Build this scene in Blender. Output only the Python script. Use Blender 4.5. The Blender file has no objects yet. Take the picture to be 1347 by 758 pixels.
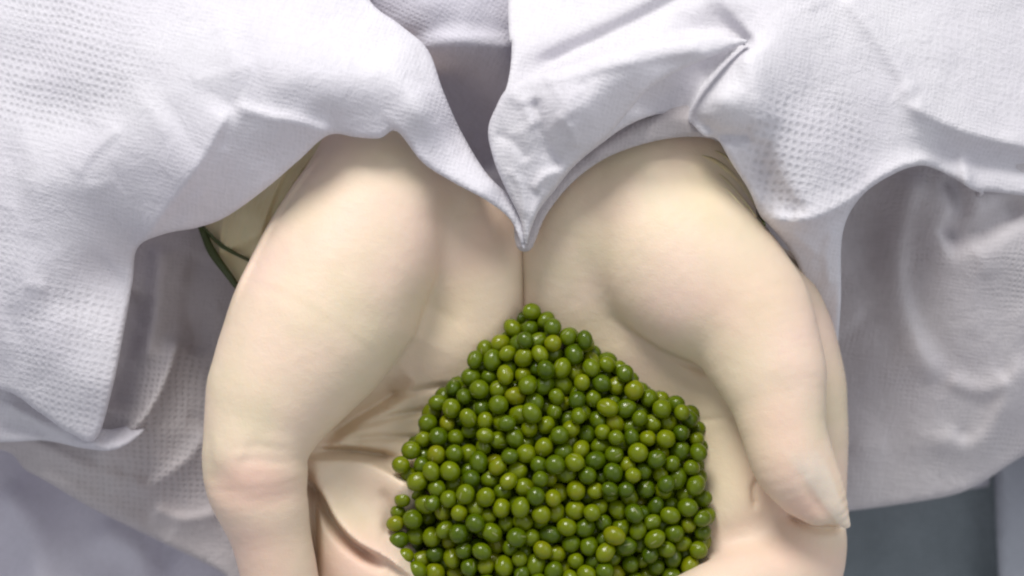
import bpy, math, random
import numpy as np
from mathutils import Vector, Matrix, noise
from mathutils.geometry import delaunay_2d_cdt

rng = np.random.default_rng(7)
random.seed(7)
SC = bpy.context.scene
COL = SC.collection

# ---------------------------------------------------------------- frame
# modelling frame: x right, y up the picture, z towards the viewer; one unit
# is 0.213 mm.  TILT lays it into the world (camera looks down by 50 degrees).
S = 0.000213
D = 2600.0
TILT = Matrix.Rotation(math.radians(40), 4, 'X')
TNP = np.array(TILT.to_3x3())
CX, CY = 673.5, 379.0

def to_world(a):
    return (np.asarray(a, dtype=float) * S) @ TNP.T

def P(px, py, z):
    k = (D - z) / D
    return ((px - CX) * k, (CY - py) * k, z)

# ---------------------------------------------------------------- camera
cam = bpy.data.cameras.new('camera')
cam_o = bpy.data.objects.new('camera', cam)
COL.objects.link(cam_o)
cam.sensor_width = 36
cam.lens = 36 * D / 1347.0
cam.clip_start = 0.02
cam.clip_end = 50
cam_o.matrix_world = TILT @ Matrix.Translation((0, 0, D * S))
cam.dof.use_dof = True
cam.dof.focus_distance = D * S - 0.004
cam.dof.aperture_fstop = 7.0
SC.camera = cam_o
try:
    SC.cycles.filter_width = 2.2
except Exception:
    pass

# ---------------------------------------------------------------- light
world = bpy.data.worlds.new('World')
SC.world = world
world.use_nodes = True
bg = world.node_tree.nodes['Background']
bg.inputs[0].default_value = (0.93, 0.95, 1.0, 1)
bg.inputs[1].default_value = 0.50

def area(name, loc, target, size, power, color):
    l = bpy.data.lights.new(name, 'AREA')
    l.shape = 'DISK'
    l.size = size
    l.energy = power
    l.color = color
    o = bpy.data.objects.new(name, l)
    COL.objects.link(o)
    a = Vector(to_world(loc)); b = Vector(to_world(target))
    o.location = a
    o.rotation_euler = (b - a).to_track_quat('-Z', 'Y').to_euler()
    return o

area('key_lamp', (-900, 3700, 2900), (0, 0, 0), 0.38, 10.4, (1.0, 0.975, 0.93))
area('fill_lamp', (3600, 1800, 3800), (0, 0, 0), 0.9, 2.6, (0.95, 0.97, 1.0))  # added fill from the right, not a real window

SC.view_settings.view_transform = 'Standard'
SC.view_settings.look = 'None'
SC.view_settings.exposure = 0.06
SC.view_settings.gamma = 1.0
SC.view_settings.use_curve_mapping = False

# ---------------------------------------------------------------- materials
class NT:
    def __init__(self, name):
        self.m = bpy.data.materials.new(name)
        self.m.use_nodes = True
        self.t = self.m.node_tree
        self.b = self.t.nodes['Principled BSDF']
        self.out = self.t.nodes['Material Output']
    def n(self, typ, **kw):
        nd = self.t.nodes.new(typ)
        for k, v in kw.items():
            if k.startswith('i_'):
                key = k[2:]
                nd.inputs[int(key) if key.isdigit() else key].default_value = v
            else:
                setattr(nd, k, v)
        return nd
    def l(self, a, b):
        self.t.links.new(a, b)
    def math(self, op, a, b=None, c=None, clamp=False):
        nd = self.n('ShaderNodeMath', operation=op, use_clamp=clamp)
        for i, v in enumerate((a, b, c)):
            if v is None: continue
            if isinstance(v, (int, float)): nd.inputs[i].default_value = v
            else: self.l(v, nd.inputs[i])
        return nd.outputs[0]
    def mix(self, fac, a, b, blend='MIX'):
        nd = self.n('ShaderNodeMix', data_type='RGBA', blend_type=blend)
        if isinstance(fac, (int, float)): nd.inputs[0].default_value = fac
        else: self.l(fac, nd.inputs[0])
        for i, v in ((6, a), (7, b)):
            if isinstance(v, tuple): nd.inputs[i].default_value = v + (1,) if len(v) == 3 else v
            else: self.l(v, nd.inputs[i])
        return nd.outputs[2]
    def ramp(self, fac, stops):
        nd = self.n('ShaderNodeValToRGB')
        e = nd.color_ramp.elements
        while len(e) < len(stops): e.new(0.5)
        for el, (p, c) in zip(e, stops):
            el.position = p
            el.color = (c, c, c, 1) if isinstance(c, (int, float)) else c + (1,)
        self.l(fac, nd.inputs[0])
        return nd.outputs[0]

def cloth_material(name, base, cell=10.5, holes=0.22, bump=0.5, transl=0.30, rot=0.0, mask_lo=0.42, fine=1.0, tint=None, auto=1.0):
    m = NT(name)
    uv = m.n('ShaderNodeUVMap')
    mp = m.n('ShaderNodeMapping')
    mp.inputs['Rotation'].default_value[2] = rot
    m.l(uv.outputs[0], mp.inputs[0])
    wn = m.n('ShaderNodeTexNoise', i_Scale=1.4, i_Detail=2.0)
    m.l(mp.outputs[0], wn.inputs['Vector'])
    wv = m.n('ShaderNodeVectorMath', operation='MULTIPLY_ADD')
    m.l(wn.outputs['Color'], wv.inputs[0])
    wv.inputs[1].default_value = (0.16, 0.16, 0.0)
    m.l(mp.outputs[0], wv.inputs[2])
    vec = wv.outputs[0]
    # square lattice of little openings between the yarns
    vo = m.n('ShaderNodeTexVoronoi', feature='F1', i_Scale=100.0 / cell, i_Randomness=0.12)
    m.l(vec, vo.inputs['Vector'])
    hole = m.ramp(vo.outputs['Distance'], [(0.12, 1.0), (0.42, 0.0)])
    # patches where the weave opens up
    pn = m.n('ShaderNodeTexNoise', i_Scale=0.75, i_Detail=3.0, i_Roughness=0.6)
    m.l(mp.outputs[0], pn.inputs['Vector'])
    patch = m.ramp(pn.outputs['Fac'], [(mask_lo, 0.03), (mask_lo + 0.14, 1.0)])
    wa = m.n('ShaderNodeAttribute', attribute_name='weave')
    wm = m.math('MULTIPLY', wa.outputs['Fac'], m.ramp(pn.outputs['Fac'], [(0.30, 0.35), (0.55, 1.0)]))
    patch = m.math('MAXIMUM', wm, m.math('MULTIPLY', patch, auto))
    # yarns along and across
    def yarn(sx, sy):
        q = m.n('ShaderNodeMapping'); q.inputs['Scale'].default_value = (sx, sy, 1)
        m.l(vec, q.inputs[0])
        t = m.n('ShaderNodeTexNoise', i_Scale=1.0, i_Detail=3.0, i_Roughness=0.65)
        m.l(q.outputs[0], t.inputs['Vector'])
        return t.outputs['Fac']
    f1 = yarn(26, 5.0); f2 = yarn(5.0, 26)
    fib = m.math('ADD', f1, f2)
    fib = m.math('MULTIPLY', fib, 0.5)
    vf = m.n('ShaderNodeTexVoronoi', feature='F1', i_Scale=100.0 / 5.4, i_Randomness=0.3)
    m.l(vec, vf.inputs['Vector'])
    hf = m.math('MULTIPLY', m.ramp(vf.outputs['Distance'], [(0.15, 1.0), (0.55, 0.0)]), m.ramp(pn.outputs['Fac'], [(0.35, 0.35), (0.6, 0.15)]))
    hp = m.math('MAXIMUM', m.math('MULTIPLY', hole, patch), hf)
    dark = m.math('MULTIPLY', hp, holes)
    low = m.n('ShaderNodeTexNoise', i_Scale=0.55, i_Detail=4.0)
    m.l(vec, low.inputs['Vector'])
    c0 = m.mix(m.ramp(low.outputs['Fac'], [(0.35, 0.0), (0.68, 1.0)]), base, tint or tuple(min(1, c * f) for c, f in zip(base, (0.95, 0.94, 0.96))))
    c0 = m.mix(m.ramp(fib, [(0.36, 0.34 * fine), (0.56, 0.0)]), c0, tuple(c * 0.80 for c in base))
    c1 = m.mix(dark, c0, tuple(c * 0.45 for c in base))
    m.l(c1, m.b.inputs['Base Color'])
    m.b.inputs['Roughness'].default_value = 0.85
    m.b.inputs['Specular IOR Level'].default_value = 0.25
    h = m.math('SUBTRACT', m.math('MULTIPLY', fib, 0.9 * fine), m.math('MULTIPLY', hp, 1.0))
    cr = m.n('ShaderNodeTexNoise', i_Scale=3.2, i_Detail=5.0, i_Roughness=0.6, i_Distortion=0.8)
    m.l(mp.outputs[0], cr.inputs['Vector'])
    h = m.math('ADD', h, m.math('MULTIPLY', cr.outputs['Fac'], 2.3))
    bp = m.n('ShaderNodeBump', i_Strength=bump, i_Distance=0.0006)
    m.l(h, bp.inputs['Height'])
    m.l(bp.outputs[0], m.b.inputs['Normal'])
    tr = m.n('ShaderNodeBsdfTranslucent')
    m.l(c1, tr.inputs[0]); m.l(bp.outputs[0], tr.inputs[1])
    ms = m.n('ShaderNodeMixShader'); ms.inputs[0].default_value = transl
    m.l(m.b.outputs[0], ms.inputs[1]); m.l(tr.outputs[0], ms.inputs[2])
    m.l(ms.outputs[0], m.out.inputs[0])
    return m.m

M_SLEEVE_L = cloth_material('white_sleeve_left', (0.845, 0.83, 0.88), cell=9.5, rot=0.25, mask_lo=0.5, bump=0.42, holes=0.26, auto=0.18)
M_SLEEVE_R = cloth_material('white_sleeve_right', (0.85, 0.835, 0.875), cell=10.5, holes=0.3, rot=0.2, mask_lo=0.5, bump=0.42, auto=0.12)
M_LINING_SHADED = cloth_material('sleeve_lining', (0.70, 0.655, 0.665), cell=8.5, holes=0.30, bump=0.5, rot=0.1, mask_lo=0.5, auto=0.3)  # same white fabric as the sleeves, its shade painted in as a darker base
M_DRAPE_SHADED = cloth_material('shaded_sleeve_underside', (0.74, 0.71, 0.73), cell=7.0, holes=0.12, bump=0.4, rot=0.1, mask_lo=0.5, fine=1.3)  # sleeve cloth again, the shade of its lower side put into a greyer base
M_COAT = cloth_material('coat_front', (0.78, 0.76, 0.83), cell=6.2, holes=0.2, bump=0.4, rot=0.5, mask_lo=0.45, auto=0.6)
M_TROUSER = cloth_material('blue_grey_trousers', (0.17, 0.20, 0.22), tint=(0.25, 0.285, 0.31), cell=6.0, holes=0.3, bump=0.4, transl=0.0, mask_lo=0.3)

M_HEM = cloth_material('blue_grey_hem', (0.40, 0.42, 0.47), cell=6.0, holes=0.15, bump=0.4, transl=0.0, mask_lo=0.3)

def glove_material():
    m = NT('cream_glove')
    tc = m.n('ShaderNodeUVMap')
    n1 = m.n('ShaderNodeTexNoise', i_Scale=0.75, i_Detail=4.0, i_Roughness=0.55)
    m.l(tc.outputs[0], n1.inputs['Vector'])
    n2 = m.n('ShaderNodeTexNoise', i_Scale=3.0, i_Detail=5.0, i_Roughness=0.6)
    m.l(tc.outputs[0], n2.inputs['Vector'])
    c = m.mix(m.ramp(n1.outputs['Fac'], [(0.38, 0.0), (0.66, 1.0)]), (0.68, 0.57, 0.42), (0.76, 0.57, 0.475))
    c = m.mix(m.ramp(n2.outputs['Fac'], [(0.4, 0.0), (0.75, 0.45)]), c, (0.72, 0.615, 0.455))
    na = m.n('ShaderNodeAttribute', attribute_name='nail')
    pk = m.n('ShaderNodeAttribute', attribute_name='pink')
    c = m.mix(m.math('MULTIPLY', pk.outputs['Fac'], 0.62), c, (0.77, 0.49, 0.40))
    yl = m.n('ShaderNodeAttribute', attribute_name='cream')
    c = m.mix(m.math('MULTIPLY', yl.outputs['Fac'], 0.6), c, (0.76, 0.66, 0.44))
    c = m.mix(m.math('MULTIPLY', na.outputs['Fac'], 0.65), c, (0.79, 0.70, 0.59))
    m.l(c, m.b.inputs['Base Color'])
    m.b.inputs['Roughness'].default_value = 0.52
    m.b.inputs['Specular IOR Level'].default_value = 0.3
    m.b.inputs['Subsurface Weight'].default_value = 0.22
    m.b.inputs['Subsurface Radius'].default_value = (1.0, 0.55, 0.28)
    m.b.inputs['Subsurface Scale'].default_value = 0.0022
    n3 = m.n('ShaderNodeTexNoise', i_Scale=9.0, i_Detail=6.0, i_Roughness=0.65)
    m.l(tc.outputs[0], n3.inputs['Vector'])
    n4 = m.n('ShaderNodeTexNoise', i_Scale=40.0, i_Detail=3.0)
    m.l(tc.outputs[0], n4.inputs['Vector'])
    h = m.math('ADD', n3.outputs['Fac'], m.math('MULTIPLY', n4.outputs['Fac'], 0.3))
    bp = m.n('ShaderNodeBump', i_Strength=0.17, i_Distance=0.0012)
    m.l(h, bp.inputs['Height']); m.l(bp.outputs[0], m.b.inputs['Normal'])
    return m.m
M_GLOVE = glove_material()

def cuff_material():
    m = NT('yellowed_glove_cuff')
    tc = m.n('ShaderNodeUVMap')
    n1 = m.n('ShaderNodeTexNoise', i_Scale=2.0, i_Detail=4.0)
    m.l(tc.outputs[0], n1.inputs['Vector'])
    c = m.mix(m.ramp(n1.outputs['Fac'], [(0.35, 0.0), (0.7, 1.0)]), (0.60, 0.50, 0.29), (0.70, 0.60, 0.38))
    m.l(c, m.b.inputs['Base Color'])
    m.b.inputs['Roughness'].default_value = 0.5
    m.b.inputs['Subsurface Weight'].default_value = 0.2
    m.b.inputs['Subsurface Scale'].default_value = 0.001
    return m.m
M_CUFF = cuff_material()

def plain(name, col, rough):
    m = NT(name)
    n1 = m.n('ShaderNodeTexNoise', i_Scale=900.0, i_Detail=3.0)
    c = m.mix(n1.outputs['Fac'], tuple(x * 0.8 for x in col), tuple(x * 1.2 for x in col))
    m.l(c, m.b.inputs['Base Color']); m.b.inputs['Roughness'].default_value = rough
    return m.m
M_BAND = plain('dark_green_band', (0.045, 0.06, 0.012), 0.4)

def bean_material():
    m = NT('mung_bean_skin')
    tc = m.n('ShaderNodeTexCoord')
    oi = m.n('ShaderNodeObjectInfo')
    add = m.n('ShaderNodeVectorMath', operation='MULTIPLY_ADD')
    m.l(tc.outputs['Object'], add.inputs[0]); add.inputs[1].default_value = (1000, 1000, 1000)
    m.l(oi.outputs['Location'], add.inputs[2])
    n1 = m.n('ShaderNodeTexNoise', i_Scale=0.45, i_Detail=3.0)
    m.l(add.outputs[0], n1.inputs['Vector'])
    base = m.n('ShaderNodeValToRGB')
    e = base.color_ramp.elements
    stops = [(0.0, (0.034, 0.064, 0.0005)), (0.25, (0.068, 0.106, 0.0005)), (0.6, (0.108, 0.148, 0.001)), (0.85, (0.144, 0.178, 0.001)), (1.0, (0.175, 0.182, 0.003))]
    while len(e) < len(stops): e.new(0.5)
    for el, (p, c) in zip(e, stops): el.position = p; el.color = c + (1,)
    oc = m.n('ShaderNodeSeparateXYZ'); m.l(oi.outputs['Color'], oc.inputs[0])
    r = m.math('ADD', m.math('MULTIPLY', oc.outputs[0], 0.85), m.math('MULTIPLY', n1.outputs['Fac'], 0.45))
    m.l(m.math('SUBTRACT', r, 0.1), base.inputs[0])
    # pale seed scar: a short line on one side of the bean (local +x)
    sx = m.n('ShaderNodeSeparateXYZ'); m.l(tc.outputs['Object'], sx.inputs[0])
    rr = 13 * S
    a = m.math('DIVIDE', sx.outputs[1], rr * 0.08); b = m.math('DIVIDE', sx.outputs[2], rr * 0.38)
    q = m.math('ADD', m.math('MULTIPLY', a, a), m.math('MULTIPLY', b, b))
    inside = m.math('MULTIPLY', m.math('LESS_THAN', q, 1.0), m.math('GREATER_THAN', sx.outputs[0], 0.0))
    c = m.mix(m.math('MULTIPLY', inside, 0.3), base.outputs[0], (0.45, 0.42, 0.26))
    m.l(c, m.b.inputs['Base Color'])
    m.b.inputs['Roughness'].default_value = 0.20
    m.b.inputs['Specular IOR Level'].default_value = 0.36
    m.b.inputs['Subsurface Weight'].default_value = 0.1
    m.b.inputs['Subsurface Radius'].default_value = (0.8, 1.0, 0.2)
    m.b.inputs['Subsurface Scale'].default_value = 0.0008
    n2 = m.n('ShaderNodeTexNoise', i_Scale=2.2, i_Detail=4.0)
    m.l(add.outputs[0], n2.inputs['Vector'])
    bp = m.n('ShaderNodeBump', i_Strength=0.25, i_Distance=0.0003)
    m.l(n2.outputs['Fac'], bp.inputs['Height']); m.l(bp.outputs[0], m.b.inputs['Normal'])
    return m.m
M_BEAN = bean_material()

# ---------------------------------------------------------------- helpers
def link_mesh(name, verts, faces, mat, parent=None, smooth=True, uvs=None):
    """verts in the modelling frame -> one mesh object in the world"""
    v = np.asarray(verts, dtype=float)
    me = bpy.data.meshes.new(name)
    me.from_pydata(to_world(v).tolist(), [], faces)
    me.update()
    uvl = me.uv_layers.new(name='UVMap')
    li = np.empty(len(me.loops), dtype=np.int32)
    me.loops.foreach_get('vertex_index', li)
    src = (v[:, :2] / 100.0) if uvs is None else np.asarray(uvs)
    uvl.data.foreach_set('uv', src[li].astype(np.float32).ravel())
    if smooth:
        me.polygons.foreach_set('use_smooth', np.ones(len(me.polygons), dtype=bool))
    me.materials.append(mat)
    o = bpy.data.objects.new(name, me)
    COL.objects.link(o)
    if parent: o.parent = parent
    return o

def catmull(pts, step=8.0, closed=False):
    pts = [np.array(p, float) for p in pts]
    n = len(pts); out = []
    rngi = range(n if closed else n - 1)
    for i in rngi:
        p0 = pts[(i - 1) % n] if closed or i > 0 else pts[0]
        p1 = pts[i]; p2 = pts[(i + 1) % n]
        p3 = pts[(i + 2) % n] if closed or i + 2 < n else pts[-1]
        m = max(1, int(np.linalg.norm((p2 - p1)[:2]) / step))
        for k in range(m):
            t = k / m
            out.append(0.5 * (2 * p1 + (p2 - p0) * t + (2 * p0 - 5 * p1 + 4 * p2 - p3) * t * t + (3 * p1 - p0 - 3 * p2 + p3) * t ** 3))
    if not closed: out.append(pts[-1])
    return np.array(out)

def tps_fit(ctrl, lam=0.0):
    c = np.array(ctrl, float); xy = c[:, :2] / 100.0; z = c[:, 2]
    n = len(c)
    d = np.linalg.norm(xy[:, None] - xy[None], axis=2)
    K = np.where(d > 0, d * d * np.log(d + 1e-12), 0) + lam * np.eye(n)
    Q = np.hstack([np.ones((n, 1)), xy])
    A = np.zeros((n + 3, n + 3)); A[:n, :n] = K; A[:n, n:] = Q; A[n:, :n] = Q.T
    w = np.linalg.solve(A, np.concatenate([z, [0, 0, 0]]))
    def f(x, y):
        x = np.asarray(x, float) / 100.0; y = np.asarray(y, float) / 100.0
        out = w[n] + w[n + 1] * x + w[n + 2] * y
        for i in range(n):
            r2 = (x - xy[i, 0]) ** 2 + (y - xy[i, 1]) ** 2
            out = out + w[i] * 0.5 * r2 * np.log(r2 + 1e-12)
        return out
    return f

def poly_dist(x, y, pts, closed=False):
    """distance to a polyline, the side (+1 left of travel) and the way along 0..1"""
    x = np.asarray(x, float); y = np.asarray(y, float)
    pts = np.asarray(pts, float)
    if closed: pts = np.vstack([pts, pts[:1]])
    best = np.full(x.shape, 1e9); side = np.ones(x.shape); along = np.zeros(x.shape)
    seg = np.linalg.norm(np.diff(pts[:, :2], axis=0), axis=1); tot = seg.sum(); acc = 0
    for i in range(len(pts) - 1):
        a = pts[i, :2]; b = pts[i + 1, :2]; ab = b - a; L2 = max(ab @ ab, 1e-9)
        t = np.clip(((x - a[0]) * ab[0] + (y - a[1]) * ab[1]) / L2, 0, 1)
        dx = x - (a[0] + t * ab[0]); dy = y - (a[1] + t * ab[1])
        d = np.sqrt(dx * dx + dy * dy)
        s = np.sign(ab[0] * (y - a[1]) - ab[1] * (x - a[0])); s = np.where(s == 0, 1, s)
        k = d < best
        best = np.where(k, d, best); side = np.where(k, s, side)
        along = np.where(k, (acc + t * seg[i]) / tot, along)
        acc += seg[i]
    return best, side, along

def inside_poly(x, y, poly):
    x = np.asarray(x, float); y = np.asarray(y, float)
    c = np.zeros(x.shape, bool); n = len(poly)
    for i in range(n):
        x1, y1 = poly[i][:2]; x2, y2 = poly[(i + 1) % n][:2]
        if y1 == y2: continue
        k = ((y1 > y) != (y2 > y)) & (x < (x2 - x1) * (y - y1) / (y2 - y1) + x1)
        c ^= k
    return c

def ridge_sum(x, y, ridges):
    z = np.zeros(np.shape(x))
    for r in ridges:
        pts, h, wa, wb = r[:4]
        kind = r[4] if len(r) > 4 else 'g'
        pts = catmull(pts, 12)
        d, s, al = poly_dist(x, y, pts)
        w = np.where(s > 0, wa, wb)
        fade = np.clip(np.minimum(al, 1 - al) * 7 + (0.15 if kind != 'k' else 1), 0, 1)
        fade = fade * fade * (3 - 2 * fade)
        if kind in ('s', 'k'):
            z += h * np.exp(-(np.sqrt(d * d + 4) - 2) / w) * fade
        else:
            z += h * np.exp(-(d / w) ** 2) * fade
    return z

def fbm(x, y, sc, seed, oct=3):
    return np.array([noise.fractal(Vector((a * sc, b * sc, seed)), 1.0, 2.0, oct, noise_basis='PERLIN_ORIGINAL') for a, b in zip(x, y)])

def cloth_panel(poly, ctrl, ridges=(), pitch=7.0, curl=14.0, skirt=45.0, amp=2.5, seed=1.0, smooth_outline=True, skirt_in=0.0, wrinkles=0, wdir=0.6):
    """a cloth layer given in picture position and depth, edges rolled back"""
    outline = catmull(poly, pitch, closed=True) if smooth_outline else np.array(poly, float)
    x0, y0 = outline.min(0)[:2]; x1, y1 = outline.max(0)[:2]
    gx, gy = np.meshgrid(np.arange(x0, x1, pitch), np.arange(y0, y1, pitch))
    gx = gx + (np.arange(gx.shape[0])[:, None] % 2) * pitch * 0.5
    gx = gx.ravel(); gy = gy.ravel()
    k = inside_poly(gx, gy, outline)
    gx, gy = gx[k], gy[k]
    d, _, _ = poly_dist(gx, gy, outline, closed=True)
    k = d > pitch * 0.45
    gx, gy = gx[k], gy[k]
    n = len(outline)
    # extra rows near the edge for a clean roll
    c2 = [Vector((float(a), float(b))) for a, b in outline[:, :2]] + [Vector((float(a), float(b))) for a, b in zip(gx, gy)]
    res = delaunay_2d_cdt(c2, [(i, (i + 1) % n) for i in range(n)], [], 1, 1e-4)
    V = np.array([[v.x, v.y] for v in res[0]]); F = [list(f) for f in res[2]]
    x, y = V[:, 0], V[:, 1]
    d, _, _ = poly_dist(x, y, outline, closed=True)
    f = tps_fit(ctrl)
    z = f(x, y) + ridge_sum(x, y, ridges)
    if wrinkles:
        wr = np.random.default_rng(int(seed * 10) + 3); extra = []
        for _ in range(wrinkles):
            k0 = int(wr.integers(len(x)))
            a0 = wr.normal(wdir, 0.55); L = wr.uniform(25, 95); bend = wr.normal(0, 0.35)
            q = []
            px_, py_ = x[k0], y[k0]
            for st in range(4):
                q.append((px_, py_)); px_ += math.cos(a0) * L / 3; py_ += math.sin(a0) * L / 3; a0 += bend
            wa_, wb_ = wr.uniform(4, 8), wr.uniform(10, 24)
            if wr.random() < 0.5: wa_, wb_ = wb_, wa_
            extra.append((q, wr.uniform(1.2, 4.2) * wr.choice([-1, 1], p=[.4, .6]), wa_, wb_, 's'))
        z += ridge_sum(x, y, extra)
    z += amp * (fbm(x, y, 0.006, seed, 3) * 1.8 + fbm(x, y, 0.022, seed + 9, 2) * 0.30)
    if curl > 0:
        q = np.clip((curl - d) / curl, 0, 1)
        z -= curl * 0.9 * (1 - np.sqrt(np.maximum(0, 1 - q * q)))
    verts = [P(a, b, c) for a, b, c in zip(x, y, z)]
    # orient the faces towards the viewer
    faces = []
    for fc in F:
        a, b, c = (verts[i] for i in fc[:3])
        cr = (b[0] - a[0]) * (c[1] - a[1]) - (b[1] - a[1]) * (c[0] - a[0])
        faces.append(fc if cr > 0 else fc[::-1])
    # skirt
    bd = {}
    for fc in faces:
        for i in range(len(fc)):
            e = (fc[i], fc[(i + 1) % len(fc)])
            bd[e] = 1
    be = [e for e in bd if (e[1], e[0]) not in bd]
    if skirt > 0:
        cx, cy = outline[:, 0].mean(), outline[:, 1].mean()
        nxt = {a: b for a, b in be}
        prev = {b: a for a, b in be}
        ids = {}
        for a, b in be:
            for q in (a, b):
                if q not in ids:
                    p = np.array(verts[q])
                    o1 = np.array(verts[nxt.get(q, q)]) - np.array(verts[prev.get(q, q)])
                    nrm = np.array([-o1[1], o1[0], 0]); L = np.linalg.norm(nrm)
                    nrm = nrm / L if L > 0 else nrm
                    p1 = p + np.array([0, 0, -skirt * 0.4]) + nrm * 1.5
                    p2 = p + np.array([0, 0, -skirt]) + nrm * (4 + skirt_in)
                    ids[q] = (len(verts), len(verts) + 1)
                    verts.append(tuple(p1)); verts.append(tuple(p2))
        for a, b in be:
            faces.append([b, a, ids[a][0], ids[b][0]])
            faces.append([ids[b][0], ids[a][0], ids[a][1], ids[b][1]])
    return verts, faces

def join_geo(parts):
    V = []; F = []
    for v, f in parts:
        o = len(V); V += list(v); F += [[i + o for i in fc] for fc in f]
    return V, F

# ---------------------------------------------------------------- implicit surfaces
def surface_nets(F, origin, h):
    F = F.astype(np.float32)
    nx, ny, nz = F.shape
    ins = F < 0
    cs = np.zeros((nx - 1, ny - 1, nz - 1), np.uint8)
    for dx in (0, 1):
        for dy in (0, 1):
            for dz in (0, 1):
                cs += ins[dx:nx - 1 + dx, dy:ny - 1 + dy, dz:nz - 1 + dz]
    act = (cs > 0) & (cs < 8)
    idx = np.argwhere(act)
    cid = -np.ones(act.shape, np.int64); cid[act] = np.arange(len(idx))
    acc = np.zeros((len(idx), 3)); cnt = np.zeros(len(idx))
    corners = [(a, b, c) for a in (0, 1) for b in (0, 1) for c in (0, 1)]
    for p in corners:
        for ax in range(3):
            if p[ax] == 1: continue
            q = list(p); q[ax] = 1
            fa = F[idx[:, 0] + p[0], idx[:, 1] + p[1], idx[:, 2] + p[2]]
            fb = F[idx[:, 0] + q[0], idx[:, 1] + q[1], idx[:, 2] + q[2]]
            m = (fa < 0) != (fb < 0)
            t = np.where(m, fa / np.where(m, fa - fb, 1), 0)
            pt = np.zeros((len(idx), 3)); pt[:] = p; pt[:, ax] = t
            acc[m] += pt[m]; cnt[m] += 1
    V = (idx + acc / cnt[:, None]) * h + np.array(origin)
    Q = []
    for ax in range(3):
        a, b = [(1, 2), (2, 0), (0, 1)][ax]
        sl0 = [slice(None)] * 3; sl1 = [slice(None)] * 3
        sl0[ax] = slice(0, -1); sl1[ax] = slice(1, None)
        ch = ins[tuple(sl0)] != ins[tuple(sl1)]
        e = np.argwhere(ch)
        e = e[(e[:, a] > 0) & (e[:, b] > 0) & (e[:, a] < F.shape[a] - 1) & (e[:, b] < F.shape[b] - 1)]
        s = ins[e[:, 0], e[:, 1], e[:, 2]]
        def cell(da, db):
            c = e.copy(); c[:, a] -= da; c[:, b] -= db
            return cid[c[:, 0], c[:, 1], c[:, 2]]
        q = np.stack([cell(1, 1), cell(0, 1), cell(0, 0), cell(1, 0)], 1)
        q[~s] = q[~s][:, ::-1]
        Q.append(q)
    Q = np.vstack(Q); Q = Q[(Q >= 0).all(1)]
    return V, Q

def laplace(V, Q, it=3, lam=0.5):
    e = np.vstack([Q[:, [0, 1]], Q[:, [1, 2]], Q[:, [2, 3]], Q[:, [3, 0]]])
    n = len(V)
    deg = np.bincount(e[:, 0], minlength=n) + np.bincount(e[:, 1], minlength=n)
    deg = np.maximum(deg, 1)[:, None]
    for k in range(it):
        for l in (lam, -lam * 1.03):
            s = np.zeros_like(V)
            for c in range(3):
                s[:, c] = np.bincount(e[:, 0], V[e[:, 1], c], n) + np.bincount(e[:, 1], V[e[:, 0], c], n)
            V = V + l * (s / deg - V)
    return V

def smin(a, b, k):
    h = np.clip(0.5 + 0.5 * (b - a) / k, 0, 1)
    return b + (a - b) * h - k * h * (1 - h)

def smax(a, b, k):
    return -smin(-a, -b, k)

def chain(G, pts, zs=1.0, k=14.0):
    """smooth tapered limb through (px, py, z, radius) points"""
    X, Y, Z = G
    xs, ys, zz = X.ravel(), Y.ravel(), Z.ravel()
    out = np.full((len(xs), len(ys), len(zz)), 400.0, np.float32)
    pw = catmull([list(P(p[0], p[1], p[2])) + [p[3]] for p in pts], 9)
    M = 90
    for a, b in zip(pw[:-1], pw[1:]):
        r = max(a[3], b[3]) + M
        i0, i1 = np.searchsorted(xs, [min(a[0], b[0]) - r, max(a[0], b[0]) + r])
        j0, j1 = np.searchsorted(ys, [min(a[1], b[1]) - r, max(a[1], b[1]) + r])
        k0, k1 = np.searchsorted(zz, [min(a[2], b[2]) - r, max(a[2], b[2]) + r])
        if i0 >= i1 or j0 >= j1 or k0 >= k1: continue
        ab = (b[0] - a[0], b[1] - a[1], (b[2] - a[2]) / zs)
        L2 = ab[0] ** 2 + ab[1] ** 2 + ab[2] ** 2 + 1e-6
        qx = X[i0:i1] - np.float32(a[0]); qy = Y[:, j0:j1] - np.float32(a[1]); qz = (Z[:, :, k0:k1] - np.float32(a[2])) / np.float32(zs)
        t = np.clip((qx * ab[0] + qy * ab[1] + qz * ab[2]) / L2, 0, 1)
        d = np.sqrt((qx - t * ab[0]) ** 2 + (qy - t * ab[1]) ** 2 + (qz - t * ab[2]) ** 2) - (a[3] + (b[3] - a[3]) * t)
        sub = out[i0:i1, j0:j1, k0:k1]
        np.minimum(sub, d, out=sub)
    return out

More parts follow.
